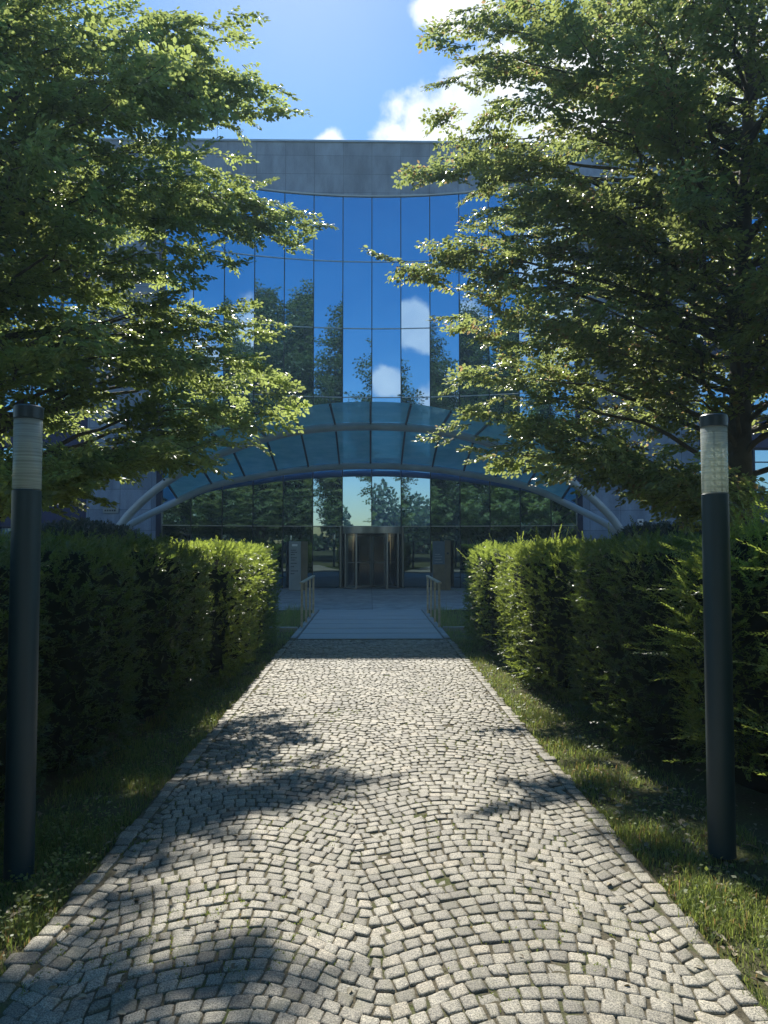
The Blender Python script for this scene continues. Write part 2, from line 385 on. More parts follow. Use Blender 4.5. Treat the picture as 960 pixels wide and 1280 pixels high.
# ------------------------------------------------------------------ leaf geometry
rng = np.random.default_rng(7)
random.seed(7)
def norm(a): return a / np.maximum(np.linalg.norm(a, axis=-1, keepdims=True), 1e-9)
def leaves_mesh(name, P, Dr, Nr, S, wr=.62, six=True, tint=None, fold=.18):
    n = len(P); Dr = norm(Dr); Sd = norm(np.cross(Dr, Nr)); Nn = norm(np.cross(Sd, Dr)); S = S[:, None]
    w = S * wr * .5
    if tint is None: tint = rng.random(n)
    droop = -.10
    if six:
        pts = [P, P + Dr * S * .33 + Sd * w * .92 + Nn * w * fold, P + Dr * S * .72 + Sd * w * .75 + Nn * w * fold * .5,
               P + Dr * S + Nn * S * droop, P + Dr * S * .72 - Sd * w * .75 + Nn * w * fold * .5, P + Dr * S * .33 - Sd * w * .92 + Nn * w * fold]
        V = np.stack(pts, 1).reshape(-1, 3); b = np.arange(n)[:, None] * 6
        F = np.concatenate([b + np.array([[0, 1, 2, 3]]), b + np.array([[0, 3, 4, 5]])], 0); T = np.repeat(tint, 6)
    else:
        pts = [P, P + Dr * S * .45 + Sd * w, P + Dr * S + Nn * S * droop, P + Dr * S * .45 - Sd * w]
        V = np.stack(pts, 1).reshape(-1, 3); b = np.arange(n)[:, None] * 4
        F = b + np.array([[0, 1, 2, 3]]); T = np.repeat(tint, 4)
    return np_mesh(name, V, F, T)

def spray_proto(L=1.1, Wd=.42, step=.135, leaf=.115, lstep=.052, seed=0, tilt=.5, thick=.022):
    """flat layered spray along +X in the XY plane, with side twigs"""
    r = np.random.default_rng(seed); P = []; Dd = []; Nn = []; S = []; tw = []
    def twig(o, ang, ln, z0):
        d = np.array([math.cos(ang), math.sin(ang), z0]); k = int(ln / lstep) + 1
        end = o + d * ln + np.array([0, 0, -.12 * ln]); tw.append((o, end))
        for i in range(k):
            t = (i + .5) / k; p = o + d * ln * t + np.array([0, 0, -.12 * ln * t * t]); sgn = 1 if i % 2 else -1
            a = ang + sgn * r.uniform(.5, 1.1); P.append(p + r.normal(0, thick * .4, 3) + [0, 0, r.normal(0, thick)]); Dd.append([math.cos(a), math.sin(a), r.normal(-.2, .3)])
            Nn.append([r.normal(0, tilt), r.normal(0, tilt), 1]); S.append(leaf * r.uniform(.5, 1.2) * (1 - .25 * t))
        P.append(end); Dd.append(d); Nn.append([r.normal(0, .2), r.normal(0, .2), 1]); S.append(leaf * .8)
    m = int(L / step); side = 1
    for i in range(m):
        t = i / m; x = L * t + .03; side = -side
        wdt = Wd * (1 - t) ** .7 * r.uniform(.65, 1.15) + .07
        twig(np.array([x, 0, 0]), side * r.uniform(.6, .95), wdt, r.normal(.05, .14))
    twig(np.array([L * .35, 0, 0]), r.normal(0, .05), L * .7, 0.0)
    return np.array(P), np.array(Dd), np.array(Nn), np.array(S), tw
PROT = [spray_proto(seed=s, Wd=.40 + .05 * (s % 3)) for s in range(8)]
PROTC = [spray_proto(seed=s + 20, step=.2, leaf=.15, lstep=.08, thick=.08) for s in range(6)]
PROTX = [spray_proto(seed=s + 40, L=1.3, Wd=.7, step=.24, leaf=.30, lstep=.15, thick=.16, tilt=1) for s in range(6)]

def frames(dirs, roll):
    """rotation matrices whose columns are (dir, side, up)"""
    d = norm(dirs); up = np.tile([0, 0, 1.0], (len(d), 1)); s = norm(np.cross(up, d)); u = np.cross(d, s)
    c = np.cos(roll)[:, None]; q = np.sin(roll)[:, None]
    s2 = s * c + u * q; u2 = -s * q + u * c
    return np.stack([d, s2, u2], 2)
def place(protos, O, Dd, sc, roll, tints=None):
    out = [[], [], [], []]; tn = []; tws = []
    which = rng.integers(0, len(protos), len(O)); Rm = frames(Dd, roll)
    for i in range(len(O)):
        P, d, n, S, tw = protos[which[i]]; Rr = Rm[i].T
        out[0].append(P @ Rr * sc[i] + O[i]); out[1].append(d @ Rr); out[2].append(n @ Rr); out[3].append(S * sc[i] ** .4)
        b = tints[i] if tints is not None else .5
        tn.append(np.clip(b + rng.normal(0, .2, len(P)), 0, .95))
        tws.append((O[i], O[i] + Rm[i][:, 0] * .85 * sc[i]))
    return [np.concatenate(x) for x in out] + [np.concatenate(tn), tws]

def limb_pts(a, b, sag=.0, n=7, wob=.06):
    a = Vector(a); b = Vector(b); L = (b - a).length; pts = []
    for i in range(n):
        t = i / (n - 1); p = a.lerp(b, t); p.z += math.sin(math.pi * t) * sag * L
        if 0 < i < n - 1: p += Vector((random.gauss(0, wob), random.gauss(0, wob), random.gauss(0, wob * .6))) * L * .3
        pts.append(p)
    return pts

def make_tree(name, label, cat, base, H, limbs, leafm, coarse_from=9.5, trunk_r=.2, group=None, fine=True, density=.21, sixl=True, seed=1, forks=1):
    """limbs: list of (start_z, tip Vector, leafed fraction start, kind)"""
    random.seed(seed); root = empty(name, base); tag(root, label, cat, group)
    bx, by = base[0], base[1]
    tb = MB(); lean = [(0, 0)]
    tp = []; 
    for i in range(12):
        t = i / 11; tp.append(Vector((bx + .18 * math.sin(3 * t + seed), by + .15 * math.sin(2.3 * t + seed * 2), H * .97 * t)))
    def trunk_at(z):
        t = max(0, min(1, z / (H * .97))) * 11; i = min(10, int(t)); return tp[i].lerp(tp[i + 1], t - i)
    tb.tube([p - Vector((bx, by, 0)) for p in tp], [trunk_r * (1.35 if i == 0 else 1) * (1 - .92 * i / 11) + .012 for i in range(12)], 10)
    sets = {'f': [[], [], [], [], []], 'c': [[], [], [], [], []]}
    for (z0, tip, f0, wide) in limbs:
        tip = Vector(tip); st = trunk_at(z0); pts = limb_pts(st, tip, .06, 9); L = (tip - st).length
        r0 = .008 + .008 * L
        tb.tube([p - Vector((bx, by, 0)) for p in pts[:8]], [r0 * (1 - .98 * i / 7) + .002 for i in range(8)], 5, False)
        coarse = (z0 + tip.z) / 2 > coarse_from; key = 'c' if coarse else 'f'
        step = density * (1.3 if coarse else 1)
        m = max(2, int(L * (1 - f0) / step)); side = 1
        for i in range(m + 1):
            t = f0 + (1 - f0) * (i / m) * .93; q = t * 8; k = min(7, int(q)); p = pts[k].lerp(pts[k + 1], q - k)
            ax = (pts[k + 1] - pts[k]).normalized(); side = -side
            reps = 2 if (wide and t < .85) else 1
            for rr in range(reps):
                an = side * random.uniform(.45, 1.0) * (1 if rr == 0 else -1) * (1 - .45 * t)
                if i >= m - 1: an = random.gauss(0, .25)
                d = Vector((ax.x * math.cos(an) - ax.y * math.sin(an), ax.x * math.sin(an) + ax.y * math.cos(an), ax.z * .4 + random.gauss(-.06, .26)))
                S = sets[key]; S[0].append(p + Vector((0, 0, random.gauss(0, .10 if fine else .3)))); S[1].append(d)
                S[2].append((wide if wide else .5) * random.uniform(.6, 1.1) * (1 - .5 * t) + (.16 if i < m - 1 else .26)); S[3].append(random.gauss(0, .5)); S[4].append(random.uniform(.25, .75))
    tb.build('trunk', M['bark'], root, True)
    parts = []
    for key in ('f', 'c'):
        S = sets[key]
        if not S[0]: continue
        pr = (PROT if key == 'f' else PROTC) if fine else PROTX
        res = place(pr, np.array([list(v) for v in S[0]]), np.array([list(v) for v in S[1]]), np.array(S[2]), np.array(S[3]), np.array(S[4]))
        P, d, n, s, tn, tws = res; P = P - np.array([bx, by, 0])
        print(name, key, 'sprays', len(S[0]), 'leaves', len(P))
        parts.append((key, leaves_mesh('crown', P, d, n, s, .66, six=(sixl and key == 'f'), tint=tn)))
        if key == 'f' and fine:
            tw = MB()
            for a, b in tws: tw.tube([Vector(a) - Vector((bx, by, 0)), Vector(b) - Vector((bx, by, 0))], [.006, .003], 3, False)
            tw.build('twig', M['twig'], root)
    if len(parts) == 2:      # join both crown levels in one mesh
        import bmesh
        a, b = parts[0][1], parts[1][1]; bm = bmesh.new(); bm.from_mesh(a); bm.from_mesh(b); bm.to_mesh(a); bm.free(); D.meshes.remove(b); me = a
    else: me = parts[0][1]
    link('crown', me, [leafm], root)
    return root

# ------------------------------------------------------------------ ground, path
def ground():
    b = MB(); 
    b.add([(-170, -170, -.03), (170, -170, -.03), (170, 170, -.03), (-170, 170, -.03)], [(0, 1, 2, 3)])
    tag(b.build('ground', M['ground']), kind='structure')
    b = MB(); b.add([(-1.45, -40, -.0065), (1.45, -40, -.0065), (1.45, 13.3, -.0065), (-1.45, 13.3, -.0065)], [(0, 1, 2, 3)])
    tag(b.build('path_bed', M['joint']), kind='structure')
ground()

def cobbles():
    V = []; F = []; T = []; rg = random.Random(3)
    def stone(q):
        # q: four corners ccw in xy
        cx = sum(p[0] for p in q) / 4; cy = sum(p[1] for p in q) / 4
        ring = []
        hz = rg.gauss(0, .002) - (.006 if rg.random() < .03 else 0); tx = rg.gauss(0, .025); ty = rg.gauss(0, .025)
        for i in range(4):
            p = q[i]; a = q[i - 1]; c = q[(i + 1) % 4]
            k1 = rg.uniform(.04, .15); k2 = rg.uniform(.04, .15)
            ring.append((p[0] + (a[0] - p[0]) * k1, p[1] + (a[1] - p[1]) * k1))
            ring.append((p[0] + (c[0] - p[0]) * k2, p[1] + (c[1] - p[1]) * k2))
        ring = [(x + rg.gauss(0, .0016), y + rg.gauss(0, .0016)) for x, y in ring]
        b = len(V); t = min(1, max(0, rg.gauss(.5, .3)))
        for sc, z in ((1.0, -.03), (.99, -.0035), (.945, .0005), (.62, .0015)):
            for x, y in ring:
                xx = cx + (x - cx) * sc; yy = cy + (y - cy) * sc
                V.append((xx, yy, z - (.0 if sc < .95 else .0) + hz + (xx - cx) * tx + (yy - cy) * ty + (rg.gauss(0, .0009) if sc < .95 else 0))); T.append(t)
        V.append((cx, cy, hz + .0035)); T.append(t)
        for l in range(3):
            for i in range(8):
                j = (i + 1) % 8; F.append((b + l * 8 + i, b + l * 8 + j, b + l * 8 + 8 + j, b + l * 8 + 8 + i))
        for i in range(8):
            j = (i + 1) % 8; F.append((b + 24 + i, b + 24 + j, b + 32))
    per = 1.2; A = .115; rowd = .081; EDGE = 1.36
    def ph(y): return .03 + .13 * math.sin(y * .8 + .6)
    def f(x, y):
        u = ((x - ph(y)) / per) % 1.0                     # 0 and 1 = valley, .5 = crest
        c = -math.cos(2 * math.pi * u); a = 1 - ((u - .5) * 2) ** 2 * 2
        return A * (.45 * c + .55 * a)
    def fp(x, y): return (f(x + .02, y) - f(x - .02, y)) / .04
    for k in range(215):
        y = -3.0 + k * rowd; x = -1.62 - rg.random() * .1
        w0 = rg.gauss(0, .003)
        while x < 1.6:
            sl = fp(x + .045, y); L = rg.gauss(.080, .012) * (1 / math.sqrt(1 + sl * sl)) ** .8; L = max(.055, L); x2 = x + L
            g = .0025 * rg.uniform(.6, 2.0); h0 = .0026 * rg.uniform(.5, 1.8); h1 = rowd - .0026 * rg.uniform(.5, 1.8)
            q = []
            for xx, h in ((x + g, h0), (x2 - g, h0), (x2 - g, h1), (x + g, h1)):
                s_ = fp(xx, y); q.append((xx - s_ * h * .42 / (1 + s_ * s_ * .4), y + f(xx, y) + h * (1 - .12 * abs(s_))))
            x = x2
            q = [(px + rg.gauss(0, .003), py + rg.gauss(0, .003)) for px, py in q]
            q = [(px + .012 * math.sin(py * 4.3), py + .02 * math.sin(px * 3.1 + py) + .012 * math.sin(px * 9.7 + 2 + py * 3)) for px, py in q]
            mx = sum(p[0] for p in q) / 4; my = sum(p[1] for p in q) / 4
            if my > 13.22 or my < -2: continue
            q = [(max(-EDGE + .004, min(EDGE - .004, px)), min(py, 13.27)) for px, py in q]
            if abs(q[0][0] - q[1][0]) + abs(q[2][0] - q[3][0]) < .06: continue
            stone(q)
    for sgn in (-1, 1):
        y = -2
        while y < 13.2:
            l = rg.uniform(.085, .13); w0 = EDGE + .006 + rg.gauss(0, .002); w1 = 1.45 + rg.gauss(0, .016)
            xs = (w0, w1) if sgn > 0 else (-w1, -w0)
            stone([(xs[0], y + .005), (xs[1] + rg.gauss(0, .003), y + .005), (xs[1], min(13.28, y + l - .005)), (xs[0], min(13.28, y + l - .005 + rg.gauss(0, .003)))]); y += l
    me = D.meshes.new('cobblestone_path'); me.from_pydata(V, [], F); me.update()
    a = me.attributes.new('tint', 'FLOAT', 'POINT'); a.data.foreach_set('value', T)
    print('cobble verts', len(V))
    tag(link('cobblestone_path', me, [M['cobble']], None, True), kind='structure')
cobbles()

def deck_plaza():
    b = MB(); n = 7; y = 13.31; st = (19.2 - 13.31) / n
    for i in range(n):
        b.m = 0; b.box(-1.31, 1.31, y + .075, y + st - .012, -.10, .004 + random.uniform(0, .003), .006); b.m = 2; b.box(-1.31, 1.31, y + .012, y + .065, -.10, -.004); y += st
    tag(b.build('walkway_slabs', [M['deck'], M['slab'], M['joint']]), kind='structure')
    b = MB()
    for s in (-1, 1): b.box(min(s * 1.325, s * 1.43), max(s * 1.325, s * 1.43), 13.31, 19.2, -.12, .03, .008)
    tag(b.build('walkway_kerb', M['concrete']), kind='structure')
    b = MB()
    for s in (-1, 1): b.box(min(s * 1.44, s * 2.6), max(s * 1.44, s * 2.6), 14.7, 14.8, -.1, .06, .008)
    tag(b.build('planting_kerb', M['concrete']), kind='structure')
    b = MB(); b.add([(-16, 19.22, -.004), (16, 19.22, -.004), (16, 27.4, -.004), (-16, 27.4, -.004)], [(0, 1, 2, 3)])
    b.add([(-7.9, 27.4, -.004), (7.9, 27.4, -.004), (7.9, 30.9, -.004), (-7.9, 30.9, -.004)], [(0, 1, 2, 3)])
    tag(b.build('entrance_plaza_pavement', M['slab']), kind='structure')
deck_plaza()

# ------------------------------------------------------------------ building
GZ, GR, PW = 28.9, 17.96, 1.148
def arc(s):  # arc length -> x, y, angle
    a = s / GR; return GR * math.sin(a), GZ - GR * (1 - math.cos(a)), a
def building():
    B = empty('office_building', (0, 27.1, 0)); off = Vector((0, -27.1, 0))
    tag(B, 'grey stone office building with a concave blue mirror glass front and flat parapet', 'office building')
    def bld(mb, nm, m, par=B, smooth=False, ang=None):
        mb.v = [(x, y - 27.1, z) for x, y, z in mb.v]; o = mb.build(nm, m, par, smooth, None, ang); return o
    HS, HT = 15.45, 17.74
    # wings
    for s in (-1, 1):
        b = MB(); x0, x1 = (7.80, 10.35) if s < 0 else (7.80, 12.2)
        b.box(min(s * x0, s * x1), max(s * x0, s * x1), 27.1, 44.9, -.02, HS)
        b.box(min(s * x1, s * 32), max(s * x1, s * 32), 27.45, 44.9, -.02, HS - .004)
        # piers between the bays of the wing
        for k in range(5):
            xa = x1 + 3.9 * k + 3.3
            b.box(min(s * xa, s * (xa + .6)), max(s * xa, s * (xa + .6)), 27.1, 27.447, -.02, HS - .004)
        bld(b, 'wall', M['stone'])
        for k in range(5):
            xa = x1 + 3.9 * k; xb = xa + 3.3
            for f in range(5):
                z0 = f * 2.95 + .55
                lo, hi = min(s * xa, s * xb), max(s * xa, s * xb)
                w = MB(); w.box(lo + .02, hi - .02, 27.36, 27.44, z0, z0 + .08); w.box(lo + .02, hi - .02, 27.36, 27.44, z0 + 1.72, z0 + 1.8)
                for q in range(4):
                    xx = lo + .02 + (hi - lo - .12) * q / 3; w.box(xx, xx + .08, 27.36, 27.44, z0 + .082, z0 + 1.718)
                w.box(lo + .02, hi - .02, 27.35, 27.43, z0 + 1.25, z0 + 1.29)
                o = bld(w, 'window', M['frame'])
                g = MB(); g.box(lo + .02, hi - .02, 27.395, 27.405, z0 + .06, z0 + 1.74); bld(g, 'pane', M['mirror'], o)
            for f in range(5):
                z0 = f * 2.95 + 2.36; lo, hi = min(s * xa, s * xb), max(s * xa, s * xb)
                g = MB(); g.box(lo + .02, hi - .02, 27.3, 27.44, z0, min(HS - .01, z0 + 1.12)); bld(g, 'spandrel_panel', M['navy'])
    # parapet with soffit above the glass
    b = MB(); b.box(-32, 32, 28.93, 44.9, HS + .06, HT - .003); bld(b, 'parapet', M['stone'])
    # flat cap over the glass and the wing walls, in front of the set back parapet
    b = MB()
    for i in range(-7, 7):
        x0, y0, a0 = arc(i * PW + .05); x1, y1, a1 = arc((i + 1) * PW + .05)
        vs = [(x, y, z) for z in (15.505, 15.56) for (x, y) in ((x0, y0 - .06), (x1, y1 - .06), (x1, 28.927), (x0, 28.927))]
        b.add(vs, [(3, 2, 1, 0), (4, 5, 6, 7), (0, 1, 5, 4)])
    for s in (-1, 1): b.box(min(s * 7.9, s * 32), max(s * 7.9, s * 32), 27.04, 28.927, HS + .003, HS + .06)
    bld(b, 'ledge_cap', M['tube'])
    b = MB(); b.box(-32.05, 32.05, 28.86, 45, HT, HT + .07); bld(b, 'coping', M['alu'])
    # dark piers at the ends of the glass
    for s in (-1, 1):
        b = MB(); b.box(min(s * 7.60, s * 7.797), max(s * 7.60, s * 7.797), 27.0, 27.35, 0, HS - .004); bld(b, 'end_post', M['frame'])
    b = MB(); b.box(-7.79, 7.79, 31, 44.9, 0, HS - .004); bld(b, 'inner_wall', M['dark'])
    b = MB()
    for s in (-1, 1): b.box(min(s * 1.3, s * 1.36), max(s * 1.3, s * 1.36), 28.95, 30.99, 0, 2.5)
    b.box(-1.36, 1.36, 28.95, 30.99, 2.42, 2.5); bld(b, 'lobby_wall', M['dark'])
    Z = [0.0, 2.39, 4.87, 7.46, 10.2, 12.88, 15.5]
    rr = random.Random(11)
    for i in range(-7, 7):
        x0, y0, a0 = arc(i * PW + .05); x1, y1, a1 = arc((i + 1) * PW + .05); am = (a0 + a1) / 2
        t = Vector((x1 - x0, y1 - y0, 0)); L = t.length; t.normalize(); nrm = Vector((t.y, -t.x, 0))
        for r in range(6):
            if r == 0 and i in (-1, 0): continue
            za, zb = Z[r] + .018, Z[r + 1] - .018
            e1 = rr.gauss(0, .0018); e2 = rr.gauss(0, .0012)
            g = MB(); vs = []
            for (u, z) in ((.012, za), (L - .012, za), (L - .012, zb), (.012, zb)):
                dpt = e1 * (u - L / 2) + e2 * (z - (za + zb) / 2)
                for dd in (0, -.03):
                    p = Vector((x0, y0, z)) + t * u + nrm * (dpt + dd); vs.append(p)
            g.add(vs, [(0, 2, 4, 6), (1, 7, 5, 3), (0, 1, 3, 2), (2, 3, 5, 4), (4, 5, 7, 6), (6, 7, 1, 0)])
            bld(g, 'glass_pane', M['lowglass'] if r == 0 else M['mirror'])
        # mullion
    for i in range(-7, 8):
        x0, y0, a0 = arc(i * PW + .05); g = MB(); n = Vector((-math.sin(a0), -math.cos(a0), 0)); tt = Vector((math.cos(a0), -math.sin(a0), 0))
        def prism(g, zc0, zc1, hw, d0, d1):
            c = Vector((x0, y0, 0)); vs = []
            for z in (zc0, zc1):
                for (u, d) in ((-hw, d0), (hw, d0), (hw, d1), (-hw, d1)): vs.append(c + tt * u + n * d + Vector((0, 0, z)))
            g.add(vs, [(0, 1, 2, 3), (4, 5, 6, 7), (0, 1, 5, 4), (1, 2, 6, 5), (2, 3, 7, 6), (3, 0, 4, 7)])
        prism(g, 2.43 if i == 0 else 0, 15.5, .018, -.05, .012); bld(g, 'mullion', M['mull'])
    for r, z in enumerate(Z[1:6]):
        g = MB(); pts = []
        for k in range(-28, 29):
            pass
        for i in range(-7, 7):
            x0, y0, a0 = arc(i * PW + .05); x1, y1, a1 = arc((i + 1) * PW + .05)
            t = Vector((x1 - x0, y1 - y0, 0)); L = t.length; t.normalize(); n = Vector((t.y, -t.x, 0)); c = Vector((x0, y0, z)); vs = []
            for (u, d, h) in ((.02, -.04, -.016), (L - .02, -.04, -.016), (L - .02, .03, -.016), (.02, .03, -.016), (.02, -.04, .016), (L - .02, -.04, .016), (L - .02, .03, .016), (.02, .03, .016)):
                vs.append(c + t * u + n * d + Vector((0, 0, h)))
            g.add(vs, [(0, 3, 2, 1), (4, 5, 6, 7), (0, 1, 5, 4), (1, 2, 6, 5), (2, 3, 7, 6), (3, 0, 4, 7)])
        bld(g, 'transom', M['alu'])
    # revolving door
    cx, cy, rd = .05, 28.85, 1.13
    dr = MB(); dr.lathe([(rd + .02, 2.10), (rd + .03, 2.11), (rd + .03, 2.36), (rd - .1, 2.37), (rd - .1, 2.1), (rd + .02, 2.10)], 48, (cx, cy))
    dr.lathe([(.0, 2.34), (rd - .09, 2.34)], 48, (cx, cy))
    dr.lathe([(rd + .02, .0), (rd + .02, .05), (rd - .06, .055), (rd - .06, .0)], 32, (cx, cy), R(-90 + 31), R(90))
    dr.lathe([(rd + .02, .0), (rd + .02, .05), (rd - .06, .055), (rd - .06, .0)], 32, (cx, cy), R(90), R(270 - 31))
    for a in (-90 - 31, -90 + 31, -90 - 62, -90 + 62, 180, 0, 90 - 31, 90 + 31):
        px, py = cx + rd * math.cos(R(a)), cy + rd * math.sin(R(a)); dr.tube([(px, py, 0), (px, py, 2.1)], .035, 8)
    door = bld(dr, 'revolving_door', M['steel'], B, True, 35)
    for a0, a1 in ((-59, 59), (121, 239)):
        g = MB(); g.lathe([(rd - .01, .06), (rd - .01, 2.1)], 32, (cx, cy), R(a0), R(a1)); bld(g, 'curved_glass', M['doorglass'], door, True)
    g = MB(); g.tube([(cx, cy, 0), (cx, cy, 2.1)], .04, 10)
    bld(g, 'centre_post', M['steel'], door)
    for k in range(4):
        a = R(90 * k + 28); d = Vector((math.cos(a), math.sin(a), 0)); n = Vector((-d.y, d.x, 0)); c = Vector((cx, cy, 0))
        g = MB()
        def bar(u0, u1, z0, z1, th):
            vs = [c + d * u + n * w + Vector((0, 0, z)) for z in (z0, z1) for (u, w) in ((u0, -th), (u1, -th), (u1, th), (u0, th))]
            g.add(vs, [(0, 1, 2, 3), (4, 5, 6, 7), (0, 1, 5, 4), (1, 2, 6, 5), (2, 3, 7, 6), (3, 0, 4, 7)])
        bar(.05, 1.08, .02, .10, .02); bar(.05, 1.08, 2.0, 2.08, .02); bar(.05, .10, .102, 1.998, .02); bar(1.03, 1.08, .102, 1.998, .02); bar(.102, 1.028, .98, 1.01, .025)
        leaf = bld(g, 'door_wing', M['steel'], door); g = MB(); bar(.1, 1.03, .1, 2.0, .004); bld(g, 'glass', M['doorglass'], leaf)
    # steel frames either side of drum, header
    for s in (-1, 1):
        g = MB(); g.box(cx + s * 1.2 - .03, cx + s * 1.2 + .03, 28.6, 28.99, 0, 2.37); bld(g, 'door_jamb', M['steel'])
    g = MB(); g.tube([(-6.2, 29.3, HT + .07), (-6.2, 29.3, HT + .75)], .012, 5); bld(g, 'lightning_rod', M['alu'])
    g = MB(); g.tube([(-5.1, 29.3, HT + .07), (-5.1, 29.3, HT + .45)], .012, 5); bld(g, 'lightning_rod', M['alu'])
    return B
building()

# ------------------------------------------------------------------ canopy
def interp(tab, x):
    x = abs(x); xs = [t[0] for t in tab]
    for i in range(len(tab) - 1):
        if x <= xs[i + 1] or i == len(tab) - 2:
            # catmull-rom
            p1, p2 = tab[i], tab[i + 1]
            p0 = tab[i - 1] if i > 0 else (-tab[1][0], tab[1][1], tab[1][2]); p3 = tab[i + 2] if i + 2 < len(tab) else tuple(2 * b - a for a, b in zip(p1, p2))
            h = p2[0] - p1[0]; t = (x - p1[0]) / h; out = []
            for c in (1, 2):
                m1 = (p2[c] - p0[c]) / (p2[0] - p0[0]) * h; m2 = (p3[c] - p1[c]) / (p3[0] - p1[0]) * h
                out.append((2*t**3 - 3*t**2 + 1) * p1[c] + (t**3 - 2*t**2 + t) * m1 + (-2*t**3 + 3*t**2) * p2[c] + (t**3 - t**2) * m2)
            return out
LOW = [(0, 27.35, 4.60), (2.3, 27.3, 4.47), (4.6, 27.0, 4.08), (5.9, 26.7, 3.72), (7.1, 26.3, 3.10), (8.2, 25.7, 2.42), (8.9, 25.3, 1.8)]
UPP = [(0, 23.9, 5.52), (2.1, 23.95, 5.40), (3.9, 24.2, 5.02), (5.7, 24.5, 4.36), (7.1, 24.9, 3.60), (8.2, 25.2, 2.68), (8.8, 25.3, 1.9)]
TOP = [(0, 20.8, 5.72), (1.6, 20.85, 5.62), (3.6, 21.05, 5.18), (4.7, 21.4, 4.86), (5.8, 22.2, 4.38), (6.87, 24.3, 3.86), (7.4, 24.7, 3.6)]
def canopy():
    C = empty('entrance_canopy', (0, 25, 0)); tag(C, 'arched canopy of teal glass on two grey steel tubes over the entrance', 'canopy')
    def sh(mb, nm, m, smooth=False, ang=None):
        mb.v = [(x, y - 25, z) for x, y, z in mb.v]; return mb.build(nm, m, C, smooth, None, ang)
    for tab, r in ((LOW, .125), (UPP, .135)):
        pts = [(x * .01 * 1.0, *interp(tab, x * .01)) for x in range(-885, 886, 15)]
        pts = [(-9.1, 25.3, 1.2)] + pts + [(9.1, 25.3, 1.2)]
        b = MB(); b.tube(pts, r, 14); sh(b, 'arch_tube', M['tube'], True, 50)
    sp = 1.145
    def prof(x):
        t, u, l = interp(TOP, x), interp(UPP, x), interp(LOW, x)
        return [Vector((x, t[0], t[1])), Vector((x, u[0], u[1] + .12)), Vector((x, l[0], l[1] + .11))]
    for k in range(-6, 7):
        x = k * sp; p = prof(x)
        if abs(k) == 6: p[0] = p[1] + Vector((0, -.15, .0))
        b = MB()
        for a, c in ((0, 1), (1, 2)):
            A, E = p[a], p[c]; d = (E - A).normalized(); n = Vector((1, 0, 0)).cross(d).normalized() * .055
            if n.z < 0: n = -n
            w = Vector((.03, 0, 0)); vs = [A - w - n * 1.1, A + w - n * 1.1, A + w - n * .1, A - w - n * .1, E - w - n * 1.1, E + w - n * 1.1, E + w - n * .1, E - w - n * .1]
            b.add(vs, [(0, 1, 2, 3), (4, 5, 6, 7), (0, 1, 5, 4), (1, 2, 6, 5), (2, 3, 7, 6), (3, 0, 4, 7)])
        sh(b, 'rib', M['ribm'])
    for k in range(-6, 6):
        xa, xb = k * sp + .015, (k + 1) * sp - .015
        n = 4
        for (a, c) in ((0, 1), (1, 2)):
            vs = []
            for i in range(n + 1):
                x = xa + (xb - xa) * i / n; p = prof(x); A, E = p[a], p[c]
                if a == 0 and abs(x) > 6.8: A = p[1] + Vector((0, -.15, 0))
                e = (E - A) * .008
                for q in (A + e, E - e):
                    vs.append(q); vs.append(q + Vector((0, 0, .016)))
            fs = []
            for i in range(n):
                o = i * 4; fs += [(o, o + 2, o + 6, o + 4), (o + 1, o + 5, o + 7, o + 3), (o, o + 4, o + 5, o + 1), (o + 2, o + 3, o + 7, o + 6)]
            fs += [(0, 1, 3, 2), (n * 4, n * 4 + 2, n * 4 + 3, n * 4 + 1)]
            b = MB(); b.m = 1; b.add(vs, fs); b.mi = [0 if (q < n * 4 and q % 4 == 1) else 1 for q in range(len(fs))]; sh(b, 'glass_panel', [M['canopyglass'], M['clearglass']])
    for s in (-1, 1):
        b = MB(); b.box(s * 9.1 - .35, s * 9.1 + .35, 24.95, 25.65, 0, 1.35, .03); sh(b, 'pedestal', M['concrete'])
canopy()

# ------------------------------------------------------------------ handrails, steles, signs
def handrail(sx, label):
    o = empty('handrail', (sx, 14.9, 0)); tag(o, label, 'handrail', None)
    b = MB(); b.box(-.035, .035, -.12, 3.12, .905, .945, .008); b.build('top_rail', M['wood'], o)
    for k in range(4):
        b = MB(); y = .02 + k * 1.0; b.box(-.022, .022, y, y + .045, -.05, .903, .006); b.build('post', M['wood'], o)
    return o
handrail(-1.375, 'low weathered handrail with square posts on the left side of the slab walkway')
handrail(1.385, 'low weathered handrail with square posts on the right side of the slab walkway')

